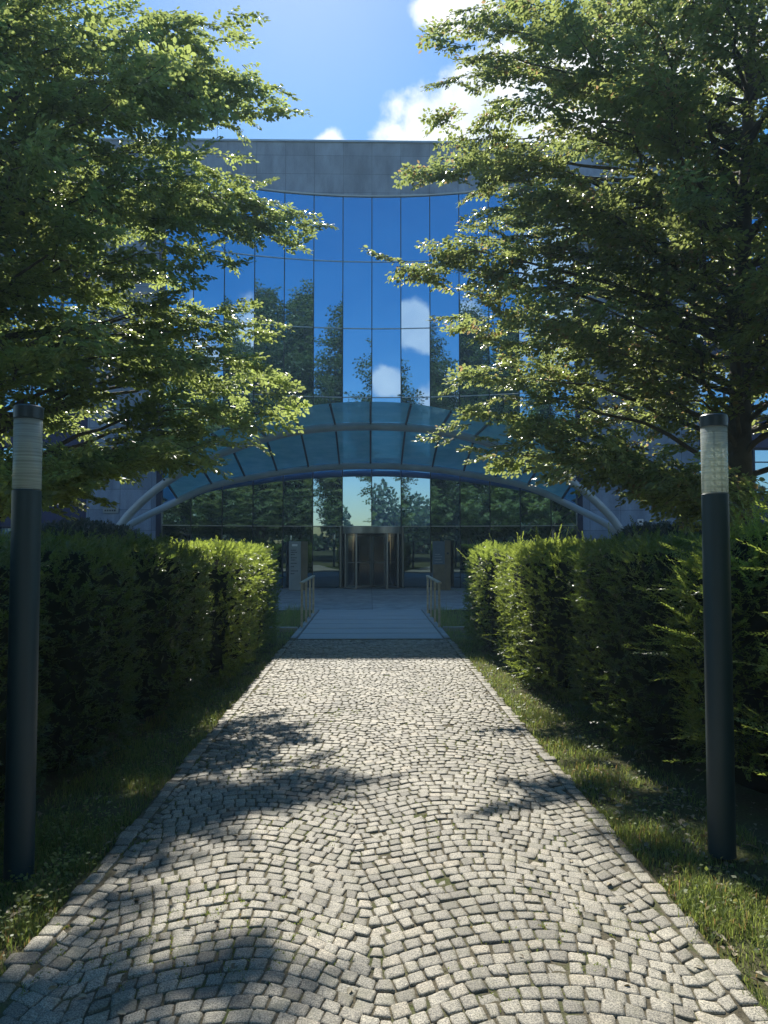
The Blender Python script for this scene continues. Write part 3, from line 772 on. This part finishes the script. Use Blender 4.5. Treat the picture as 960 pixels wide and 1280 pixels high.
def stele(x, label, left):
    o = empty('information_stele', (x, 27.35, 0)); tag(o, label, 'information sign')
    # two slabs standing side by side
    b = MB()
    if left:
        b.box(-.33, .10, -.1, .1, 0, 1.80, .01); b.build('panel', M['stele'], o)
        b = MB(); b.box(.104, .34, -.07, .13, 0, 1.80, .01); b.build('side_panel', M['bronze'], o)
        b = MB(); b.box(-.22, -.02, -.106, -.103, 1.62, 1.70); b.build('logo_plate', M['white'], o)
        rows = [(1.46, .16), (1.38, .2), (1.30, .14), (1.18, .2), (1.10, .17), (.98, .2), (.86, .12), (.70, .24), (.60, .14)]; x0 = -.26
    else:
        b.box(-.32, .12, -.1, .1, 0, 1.80, .01); b.build('panel', M['steleblue'], o)
        b = MB(); b.box(.124, .34, -.07, .13, 0, 1.84, .01); b.build('side_panel', M['bronze'], o)
        b = MB(); b.box(-.315, .115, -.108, -.103, .02, .95); b.build('lower_panel', M['bronze'], o)
        b = MB(); b.box(.20, .27, -.076, -.073, 1.32, 1.39); b.build('badge', M['ink'], o)
        rows = [(1.30, .2), (1.22, .26), (1.12, .22), (1.02, .28)]; x0 = -.25
    b = MB()
    for z, w in rows:
        xx = x0
        while xx < x0 + w:
            q = random.uniform(.02, .05); b.box(xx, xx + q, -.105, -.1025, z, z + .028); xx += q + .012
    b.build('lettering', M['ink'] if left else M['stele'], o)
stele(-2.66, 'grey and bronze information pillar with a white plate left of the revolving door', True)
stele(2.62, 'blue grey and bronze information pillar right of the revolving door', False)

b = MB(); b.box(-.11, .11, -.02, 0, -.17, .17, .004)
s1 = empty('wall_sign', (9.95, 27.07, 2.45)); tag(s1, 'small white notice plate on the stone wall right of the canopy foot', 'sign')
b.build('plate', M['white'], s1, loc=(0, .01, 0))
b = MB(); b.box(-.05, .05, -.018, -.0125, .03, .11); b.box(-.07, .07, -.018, -.0125, -.03, -.015); b.box(-.06, .06, -.018, -.0125, -.07, -.055); b.build('lettering', M['ink'], s1)
s2 = empty('house_number_sign', (-9.45, 27.07, 2.95)); tag(s2, 'small grey sign plates stacked on the stone wall left of the canopy foot', 'sign')
b = MB(); b.box(-.28, .28, -.02, .01, -.12, .06, .004); b.build('plate', M['stele'], s2)
b = MB(); b.box(-.28, -.08, -.03, .01, .12, .34, .004); b.build('upper_plate', M['ink'], s2)
b = MB()
for k in range(5): b.box(-.22 + k * .085, -.16 + k * .085, -.026, -.021, -.06, .0)
b.build('lettering', M['ink'], s2)

# ------------------------------------------------------------------ lamps
def lamp(loc, label):
    o = empty('bollard_lamp', loc); tag(o, label, 'lamp', None); r = .072
    b = MB(); b.lathe([(0, 1.985), (r - .01, 1.985), (r, 1.978), (r, 0), (r + .002, 0)], 32); b.build('pole', M['lampmetal'], o, True, None, 40)
    b = MB(); b.lathe([(r - .004, 1.987), (r - .002, 1.99), (r - .002, 2.352), (r - .006, 2.352), (r - .006, 1.99)], 32); b.build('glass_tube', M['lampglass'], o, True)
    b = MB(); b.lathe([(0, 2.354), (r - .01, 2.354), (r + .001, 2.358), (r + .001, 2.418), (r - .006, 2.425), (0, 2.427)], 32); b.build('cap', M['lampcap'], o, True, None, 40)
    b = MB(); b.tube([(0, 0, 1.98), (0, 0, 2.355)], .005, 8); b.lathe([(0, 1.987), (.03, 1.987), (.025, 2.0), (0, 2.003)], 16); b.build('lamp_rod', M['alu'], o, True, None, 40)
    b = MB()
    for k in range(9):
        z = 2.02 + k * .038; b.lathe([(r - .012, z), (r - .012, z + .006), (r - .016, z + .006), (r - .016, z)], 24)
    b.build('reflector_ring', M['lampglass'], o)
lamp((-1.80, 3.90, 0), 'slim dark bollard lamp with clear glass head at the left edge of the path')
lamp((1.93, 4.10, 0), 'slim dark bollard lamp with clear glass head standing among the loose shrubs on the right')

# ------------------------------------------------------------------ hedges
def twig_proto(seed, n=12, L=.10, leaf=.034):
    r = np.random.default_rng(seed); P = []; Dd = []; Nn = []; S = []
    for i in range(n):
        t = (i + .5) / n; sg = 1 if i % 2 else -1
        P.append([L * t, 0, -.02 * t * t]); a = sg * r.uniform(.6, 1.1) * (1 - .5 * t)
        Dd.append([math.cos(a), math.sin(a), r.normal(0, .2)]); Nn.append([r.normal(0, .3), r.normal(0, .3), 1]); S.append(leaf * r.uniform(.8, 1.2) * (1 - .3 * t))
    return np.array(P), np.array(Dd), np.array(Nn), np.array(S), []
TW = [twig_proto(s) for s in range(6)]
TWL = [twig_proto(s + 9, 30, .30, .034) for s in range(6)]
def vnoise(p, sc, seed=0):
    # cheap smooth noise from summed sines
    q = p * sc + seed * 3.7
    return (np.sin(q[:, 0] * 1.7 + 1.3 * np.sin(q[:, 1] * 1.1 + seed)) + np.sin(q[:, 1] * 2.1 + 1.1 * np.sin(q[:, 2] * 1.9)) + np.sin(q[:, 2] * 2.3 + 1.7 * np.sin(q[:, 0] * 1.3 + 2))) / 3
def sph(n): 
    v = rng.normal(0, 1, (n, 3)); return norm(v)
def superbox(dirs, hx, hy, hz, e):
    d = np.abs(dirs); k = ((d[:, 0] / hx) ** e + (d[:, 1] / hy) ** e + (d[:, 2] / hz) ** e) ** (-1 / e); return dirs * k[:, None]
def shrub(name, label, cat, x0, x1, y0, y1, z1, mats, group=None, dens=260, e=6, bul=.06, loose=0, side='both', leafsc=1.0, seed=0, keep=None, topmat=None):
    cx, cy, cz = (x0 + x1) / 2, (y0 + y1) / 2, z1 / 2; hx, hy, hz = (x1 - x0) / 2, (y1 - y0) / 2, z1 / 2
    o = empty(name, (cx, cy, 0)); tag(o, label, cat, group)
    # dark solid core added for opacity, in place of inner branches
    nu, nv = 40, 22; vs = []
    for j in range(nv + 1):
        ph = math.pi * j / nv
        for i in range(nu): th = 2 * math.pi * i / nu; vs.append((math.sin(ph) * math.cos(th), math.sin(ph) * math.sin(th), math.cos(ph)))
    dv = np.array(vs); P = superbox(dv, hx - .07, hy - .07, hz - .05, e); P = P * (1 + bul * .6 * vnoise(P, 2.2, seed)[:, None]); P[:, 2] += cz
    P[:, 2] = np.maximum(P[:, 2], -.02)
    fs = [(j * nu + i, (j + 1) * nu + i, (j + 1) * nu + (i + 1) % nu, j * nu + (i + 1) % nu) for j in range(nv) for i in range(nu)]
    link('dark_core', np_mesh('dark_core', P, fs), [M['core']], o, True)
    # surface points on box faces weighted by area
    A = {'x': 4 * hy * hz, 'y': 4 * hx * hz, 'z': 4 * hx * hy}
    pts = []; nr = []
    def face(ax, sg, frac=1.0):
        n = int(A[ax] * dens * frac); u = rng.uniform(-1, 1, (n, 2)); i = 'xyz'.index(ax); oth = [k for k in range(3) if k != i]
        h = [hx, hy, hz]; p = np.zeros((n, 3)); p[:, i] = sg * h[i]; p[:, oth[0]] = u[:, 0] * h[oth[0]]; p[:, oth[1]] = u[:, 1] * h[oth[1]]
        q = superbox(norm(p), hx, hy, hz, e); pts.append(q); v = np.sign(q) * (np.abs(q) / np.array([hx, hy, hz])) ** (e - 1) / np.array([hx, hy, hz]); nr.append(norm(v))
    if x1 < 0: face('x', 1); face('x', -1, .25)
    else: face('x', -1); face('x', 1, .25)
    face('y', -1); face('y', 1, .8); face('z', 1, 1.1)
    P = np.concatenate(pts); Nn = np.concatenate(nr)
    P = P * (1 + bul * vnoise(P, 2.2, seed)[:, None]) + Nn * (rng.normal(-.02, .026, len(P)) + .05 * vnoise(P, 6.0, seed + 3))[:, None]
    P[:, 2] += cz; ok = P[:, 2] > .02; P = P[ok]; Nn = Nn[ok]; n = len(P)
    dr = norm(Nn * .7 + np.array([0, 0, .45]) + rng.normal(0, .5, (n, 3)))
    sc = rng.uniform(.7, 1.25, n) * leafsc
    if loose:
        m = rng.random(n) < loose
        sc[m] *= 1.0
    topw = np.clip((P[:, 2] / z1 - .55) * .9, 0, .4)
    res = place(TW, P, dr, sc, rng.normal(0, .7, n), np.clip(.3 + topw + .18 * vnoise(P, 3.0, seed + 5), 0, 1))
    parts = [res]
    if loose:
        k = int(n * loose * .12); idx = rng.integers(0, n, k); d2 = norm(Nn[idx] * .8 + np.array([0, 0, .35]) + rng.normal(0, .3, (k, 3)))
        parts.append(place(TWL, P[idx] , d2, rng.uniform(.6, 1.3, k), rng.normal(0, .5, k), np.full(k, .7)))
    cat_ = [np.concatenate([p[i] for p in parts]) for i in range(5)]
    P2 = cat_[0] - np.array([0, 0, 0]); 
    S = cat_[3] * leafsc
    print(name, 'leaves', len(P2))
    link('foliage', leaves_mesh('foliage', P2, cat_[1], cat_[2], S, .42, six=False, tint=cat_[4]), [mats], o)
    return o
G1 = 'trimmed hedge blocks on the left of the path'; G2 = 'trimmed hedge blocks on the right of the path'
HD = 'hedge'
shrub('hedge_block', 'nearest dark trimmed hedge block, behind the left bollard lamp', HD, -3.3, -2.04, 3.2, 4.95, 1.70, M['yew'], G1, 300, e=4.5, seed=1)
shrub('hedge_block', 'dark trimmed hedge block on the left, second from the lamp', HD, -3.3, -1.97, 5.1, 6.5, 1.68, M['yew'], G1, 280, e=4.5, seed=2)
shrub('hedge_block', 'dark trimmed hedge block on the left with silvery lit top leaves, third from the lamp', HD, -3.2, -1.86, 6.65, 8.6, 1.66, M['yew'], G1, 230, e=5, leafsc=1.1, seed=3)
shrub('hedge_block', 'farthest left hedge block with bright yellow green top, ending at the walkway', HD, -3.1, -1.68, 8.8, 13.3, 1.60, M['yewlit'], G1, 210, leafsc=1.15, bul=.04, e=8, seed=4)
shrub('hedge_block', 'farthest right hedge block with bright green top, ending at the walkway', HD, 1.68, 3.2, 11.2, 13.3, 1.60, M['yewlit'], G2, 220, leafsc=1.1, loose=.12, seed=5)
shrub('hedge_block', 'sunlit hedge block in the middle of the right row, shaggy yellow green top', HD, 1.84, 3.3, 7.9, 11.0, 1.66, M['yewlit'], G2, 250, leafsc=1.0, loose=.15, seed=6)
shrub('hedge_block', 'dark broad hedge block on the right, next to the loose shrubs', HD, 2.05, 3.5, 5.55, 7.7, 1.68, M['yew'], G2, 320, loose=.1, seed=7)
shrub('yew_shrub', 'loose shrub with long arching twigs just behind the right bollard lamp', 'shrub', 2.16, 3.3, 4.65, 5.4, 1.85, M['yewlit'], None, 330, e=3, bul=.10, loose=1.2, seed=8)
shrub('yew_shrub', 'loose untrimmed shrub at the right edge, in front of the bollard lamp row', 'shrub', 2.28, 3.4, 3.3, 4.2, 1.95, M['yewlit'], None, 360, e=3, bul=.10, loose=1.2, seed=9)
shrub('ivy_shrub', 'dark low shrub before the stone wall covering the left canopy foot', 'shrub', -10.4, -7.3, 22.0, 24.3, 2.2, M['ivy'], None, 60, e=3, bul=.08, leafsc=2.4, seed=10)
shrub('ivy_shrub', 'dark low shrub before the stone wall covering the right canopy foot', 'shrub', 7.6, 11.0, 22.0, 24.3, 2.15, M['ivy'], None, 60, e=3, bul=.08, leafsc=2.4, seed=11)

# ------------------------------------------------------------------ the two big trees in front
def crown_limbs(base, z_lo, z_hi, n, rad, lim, tips, seed, f0=.2, wide=.62):
    rg = random.Random(seed); out = []
    for i in range(n):
        t = (i + rg.random()) / n; z = z_lo + (z_hi - z_lo) * t; az = i * 2.39996 + rg.uniform(-.3, .3)
        r = rad(z) * rg.uniform(.78, 1.08) * (1 - .38 * max(0, math.sin(az)))
        for _ in range(12):
            tip = Vector((base[0] + r * math.cos(az), base[1] + r * math.sin(az), z + rg.uniform(-.5, .75)))
            if lim(tip): break
            r *= .9
        out.append((max(1.6, z - .25 * r), tip, f0, wide))
    for (px, py, Y, f) in tips:
        tip = at(px, py, Y); out.append((max(1.8, tip.z - 1.2), tip, f, .48))
    return out
LB = (-5.4, 9.6, 0)
def radL(z): 
    return 4.0 if z < 7 else max(.8, 4.0 * (1 - (z - 7) / 4.6))
limL = lambda p: p.x < -1.95 - .06 * p.y + .35 and p.y > 5.2
tipsL = [(348, 118, 11.9, .5), (330, 145, 11.6, .45), (318, 110, 11.4, .4), (300, 150, 11.8, .4), (350, 128, 12.3, .5), (372, 290, 12.9, .5), (345, 262, 12.5, .5), (300, 205, 11.5, .4), (340, 480, 11.6, .5),(355, 135, 11.7, .55), (300, 30, 9.5, .5), (285, 45, 10.5, .5), (397, 285, 12.6, .5), (380, 270, 12.3, .55), (360, 300, 12.2, .5), (280, 330, 10.5, .5), (330, 395, 11.3, .5), (325, 410, 10.8, .5), (300, 440, 10, .5), (350, 465, 11, .5), (240, 372, 9.5, .5), (355, 515, 10, .5), (325, 500, 9.4, .5),
         (235, 566, 9.0, .4), (250, 556, 8.6, .4), (160, 578, 8.2, .3), (200, 568, 8, .3), (110, 580, 7.6, .3), (265, 545, 9.5, .4), (290, 530, 9.5, .5), (60, 585, 7, .4), (20, 590, 7, .4), (210, 170, 9.5, .4), (250, 90, 10, .4), (270, 240, 10, .4)]
LL = crown_limbs(LB, 3.55, 10.1, 98, radL, limL, tipsL, 5)
make_tree('beech_tree', 'large leafy tree on the left whose branches reach over the lamp and path', 'tree', LB, 10.8, LL, M['leafL'], trunk_r=.19, seed=2)
RB = (5.6, 10.6, 0)
def radR(z): return 4.4 if z < 8 else max(.8, 4.4 * (1 - (z - 8) / 4.6))
limR = lambda p: p.x > 1.45 and p.y > 5.6 and (p.x - .12 * p.y) > .55
tipsR = [(545, 35, 10.5, .5), (575, 8, 10.5, .5), (565, 60, 10, .6), (563, 100, 11, .75), (562, 128, 11, .75), (560, 165, 11, .6), (525, 210, 12, .5), (560, 225, 11.5, .5), (535, 215, 11.8, .6), (600, 270, 11, .5), (482, 318, 10.8, .62), (545, 348, 11, .5), (520, 330, 11, .6), (562, 392, 11, .5), (600, 300, 11, .4),
         (585, 412, 11.5, .5), (570, 465, 11.3, .45), (555, 552, 10, .55), (600, 520, 10, .45), (590, 480, 10.4, .4), (640, 540, 9.6, .4), (690, 575, 9, .4), (715, 570, 8.7, .4), (760, 585, 8.5, .3), (830, 598, 8, .3), (800, 592, 8.5, .3), (660, 550, 9.6, .4), (900, 605, 7.5, .3), (720, 545, 9, .3), (600, 200, 11, .4), (620, 90, 11, .4)]
RL = crown_limbs(RB, 3.7, 10.7, 104, radR, limR, tipsR, 15)
make_tree('hornbeam_tree', 'large leafy tree on the right with small leaves and layered branches over the hedge', 'tree', RB, 11.5, RL, M['leafR'], trunk_r=.2, seed=4)

# ------------------------------------------------------------------ trees behind the viewer (seen mirrored in the glass)
def back_proto(seed, H=24, r=5.3):
    rg = random.Random(seed); limbs = []
    for i in range(300):
        t = (i + rg.random()) / 300; z = 3.5 + (H - 4) * t; rr = r * min(1, 1.9 * (1 - t) ** .7) * (.65 + .35 * min(1, t * 3)) * rg.uniform(.5, 1.1) + .3; az = i * 2.4 + rg.uniform(-.4, .4)
        limbs.append((max(3, z - .5 * rr), Vector((rr * math.cos(az), rr * math.sin(az), z)), .2, 1.3))
    return limbs
bt = make_tree('avenue_tree', 'tall tree of the avenue behind the viewer, mirrored in the glass', 'tree', (0, 0, 0), 24, back_proto(1), M['leafB'], fine=False, density=.5, sixl=False, trunk_r=.28, seed=9, group='tall avenue trees mirrored in the glass')
bt2 = make_tree('avenue_tree', 'tall tree of the avenue behind the viewer, mirrored in the glass', 'tree', (0, 0, 0), 22, back_proto(2, 22, 5.2), M['leafB'], fine=False, density=.5, sixl=False, trunk_r=.3, seed=10, group='tall avenue trees mirrored in the glass')
spots = [(6.8, -9, 1, 1.15), (-9.4, -11, 0, 1.0), (12.5, -13, 0, .9), (-13.5, -15, 1, .9), (8.6, -22, 0, 1.05), (-11.5, -24, 1, 1.0), (18.5, -10, 1, .85), (-20, -8, 0, .8), (26, -16, 0, .9), (-27, -18, 1, .9), (15, -38, 1, 1.0), (-19, -40, 0, 1.0)]
for i, (x, y, w, s) in enumerate(spots):
    src = bt if w == 0 else bt2
    first = (i == 1 and w == 0) or (i == 0 and w == 1)
    if first: r_ = src
    else:
        r_ = src.copy(); COL.objects.link(r_)
        for ch in list(src.children):
            c = ch.copy(); COL.objects.link(c); c.parent = r_
    r_.location = (x, y, 0); r_.scale = (s, s, s); r_.rotation_euler = (0, 0, i * 1.3)

def far_wood():
    # the wooded edge of the park far behind the viewer, one mass
    rg = np.random.default_rng(5); Ps = []; 
    for k in range(70):
        x = -120 + 240 * (k + rg.random()) / 70; y = -92 + rg.normal(0, 6); h = rg.uniform(8, 15)
        if 0 < x < 11: h = rg.uniform(2.5, 4)
        m = 1100; v = norm(rg.normal(0, 1, (m, 3))) * (rg.random((m, 1)) ** .35) * [4.5, 4, h * .5]; Ps.append(v + [x, y, h * .5])
    P = np.concatenate(Ps); n = len(P); P[:, 2] = np.abs(P[:, 2])
    tag(link('far_wood', leaves_mesh('far_wood', P, rg.normal(0, 1, (n, 3)), rg.normal(0, 1, (n, 3)), rg.uniform(.6, 1.2, n), .8, False), [M['leafB']]), 'low wood far behind the viewer mirrored in the glass', 'wood', kind='stuff')
far_wood()

# ------------------------------------------------------------------ grass, weeds, litter
def grass():
    P = []; H = []
    def strip(x0, x1, y0, y1, dens, h, clump=True):
        n = int(abs(x1 - x0) * (y1 - y0) * dens); p = np.stack([rng.uniform(x0, x1, n), rng.uniform(y0, y1, n), np.full(n, -.03)], 1)
        k = vnoise(p, 3.1, 2) + .6 * vnoise(p, 9, 4); keep = rng.random(n) < np.clip(.55 + .9 * k, .04, 1)
        P.append(p[keep]); H.append(h * rng.uniform(.4, 1.25, keep.sum()) * np.clip(1 + .7 * k[keep], .4, 1.8))
    for s in (-1, 1):
        a, b = (1.46, 2.25) if s > 0 else (-2.2, -1.46)
        strip(min(s*1.40, s*1.5), max(s*1.40, s*1.5), 2.2, 12, 2600, .035); strip(a, b, 2.2, 5, 8500, .055); strip(a, b, 5, 9, 4500, .055); strip(a, b, 9, 13.5, 2600, .06)
        strip(min(s * 2.2, s * 3.4), max(s * 2.2, s * 3.4), 1.9, 3.3, 3500, .07)
        strip(min(s * 1.45, s * 2.3), max(s * 1.45, s * 2.3), 13.5, 19, 900, .14)
        strip(min(s * 1.5, s * 1.95), max(s * 1.5, s * 1.95), 15, 18, 500, .3)
    P = np.concatenate(P); H = np.concatenate(H); n = len(P); print('blades', n)
    an = rng.uniform(0, 2 * math.pi, n); sd = np.stack([np.cos(an), np.sin(an), np.zeros(n)], 1); fw = np.stack([-np.sin(an), np.cos(an), np.zeros(n)], 1)
    bend = rng.uniform(.2, 1.0, n)[:, None] * H[:, None]; w = rng.uniform(.0015, .0032, n)[:, None]; up = np.array([0, 0, 1.0]); Hh = H[:, None]
    V = np.stack([P - sd * w, P + sd * w, P + up * Hh * .6 + fw * bend * .3 + sd * w * .7, P + up * Hh * .92 + fw * bend, P + up * Hh * .6 + fw * bend * .3 - sd * w * .7], 1).reshape(-1, 3)
    b = np.arange(n)[:, None] * 5; F = b + np.array([[0, 1, 2, 4]]); F2 = b + np.array([[4, 2, 3, 3]])
    me = D.meshes.new('grass'); F3 = b + np.array([[4, 2, 3]])
    me.vertices.add(len(V)); me.vertices.foreach_set('co', V.astype(np.float32).ravel())
    li = np.concatenate([F.ravel(), F3.ravel()]).astype(np.int32); me.loops.add(len(li)); me.loops.foreach_set('vertex_index', li)
    ls = np.concatenate([np.arange(0, 4 * n, 4), 4 * n + np.arange(0, 3 * n, 3)]).astype(np.int32); me.polygons.add(2 * n); me.polygons.foreach_set('loop_start', ls)
    a = me.attributes.new('tint', 'FLOAT', 'POINT'); a.data.foreach_set('value', np.repeat(np.clip(rng.random(n) * 1.02, 0, 1), 5).astype(np.float32))
    me.update(calc_edges=True); me.validate()
    tag(link('grass', me, [M['grassblade']]), 'short patchy grass along both sides of the cobbled path', 'grass', kind='stuff')
    # weeds: broad little leaves
    P = []; 
    for s in (-1, 1):
        for k in range(150):
            y = rng.uniform(2.4, 11); x = s * rng.uniform(1.5, 2.05); m = rng.integers(6, 22); P.append(np.stack([x + rng.normal(0, .05, m), y + rng.normal(0, .06, m), rng.uniform(-.02, .03, m)], 1))
    for k in range(26):
        y = rng.uniform(3.2, 4.6); x = -rng.uniform(1.55, 1.9); m = 30; P.append(np.stack([x + rng.normal(0, .06, m), y + rng.normal(0, .07, m), rng.uniform(-.02, .07, m)], 1))
    P = np.concatenate(P); n = len(P); d = rng.normal(0, 1, (n, 3)); d[:, 2] = np.abs(d[:, 2]) * .4
    nn = np.tile([0, 0, 1.0], (n, 1)) + rng.normal(0, .3, (n, 3))
    tag(link('weeds', leaves_mesh('weeds', P, d, nn, rng.uniform(.015, .035, n), .7, False), [M['grassblade']]), 'small broad leaved weeds among the verge grass', 'weeds', kind='stuff')
    # moss and grass in the joints of the setts
    P = []
    for k in range(1900):
        left = rng.random() < .72
        x = rng.uniform(-1.4, -.1) if left else rng.uniform(.3, 1.4); y = 2.4 + rng.random() ** 1.4 * 7
        if vnoise(np.array([[x, y, 0]]), 2.2, 8)[0] < -.05: continue
        m = rng.integers(10, 34); q = rng.uniform(0, math.pi); t = rng.normal(0, .022, m); P.append(np.stack([x + np.cos(q) * t + rng.normal(0, .003, m), y + np.sin(q) * t + rng.normal(0, .003, m), np.full(m, -.008)], 1))
    P = np.concatenate(P); n = len(P); d = rng.normal(0, .5, (n, 3)); d[:, 2] = 1
    tag(link('joint_moss', leaves_mesh('joint_moss', P, d, rng.normal(0, 1, (n, 3)), rng.uniform(.007, .017, n), .35, False), [M['grassblade']]), 'tufts of moss and grass growing in the joints of the setts', 'moss', kind='stuff')
    # fallen leaves
    P = []
    for (x0, x1, y0, y1, m) in ((1.46, 2.2, 2.2, 5.5, 520), (1.46, 1.9, 5.5, 12, 300), (-2.2, -1.46, 2.4, 10, 420), (-1.4, 1.4, 2.2, 12, 130), (2.0, 2.6, 4, 9, 200)):
        P.append(np.stack([rng.uniform(x0, x1, m), rng.uniform(y0, y1, m), np.full(m, .004)], 1))
    P = np.concatenate(P); n = len(P); P[np.abs(P[:, 0]) > 1.45, 2] = -.012; d = rng.normal(0, 1, (n, 3)); d[:, 2] *= .2; nn = np.tile([0, 0, 1.0], (n, 1)) + rng.normal(0, .35, (n, 3))
    tag(link('fallen_leaves', leaves_mesh('fallen_leaves', P, d, nn, rng.uniform(.015, .05, n), .6, True, fold=.5), [M['litter']]), 'dry pale fallen leaves scattered along the path edges', 'fallen leaves', kind='stuff')
grass()

# ------------------------------------------------------------------ thin volume added to imitate lens glare and lift far shadows
def air():
    b = MB(); b.box(-172, 172, -172, 172, -1.1, 30.5); m = D.materials.new('glare_haze'); m.use_nodes = True; nt = m.node_tree; nt.nodes.clear()
    o = nt.nodes.new('ShaderNodeOutputMaterial'); v = nt.nodes.new('ShaderNodeVolumePrincipled'); v.inputs['Color'].default_value = (.5, .76, 1.0, 1)
    v.inputs['Density'].default_value = HAZE; v.inputs['Anisotropy'].default_value = .3; nt.links.new(v.outputs[0], o.inputs['Volume'])
    tag(b.build('haze', m), 'thin bright haze added in place of lens glare', 'haze', kind='stuff')
HAZE = .0013
air()
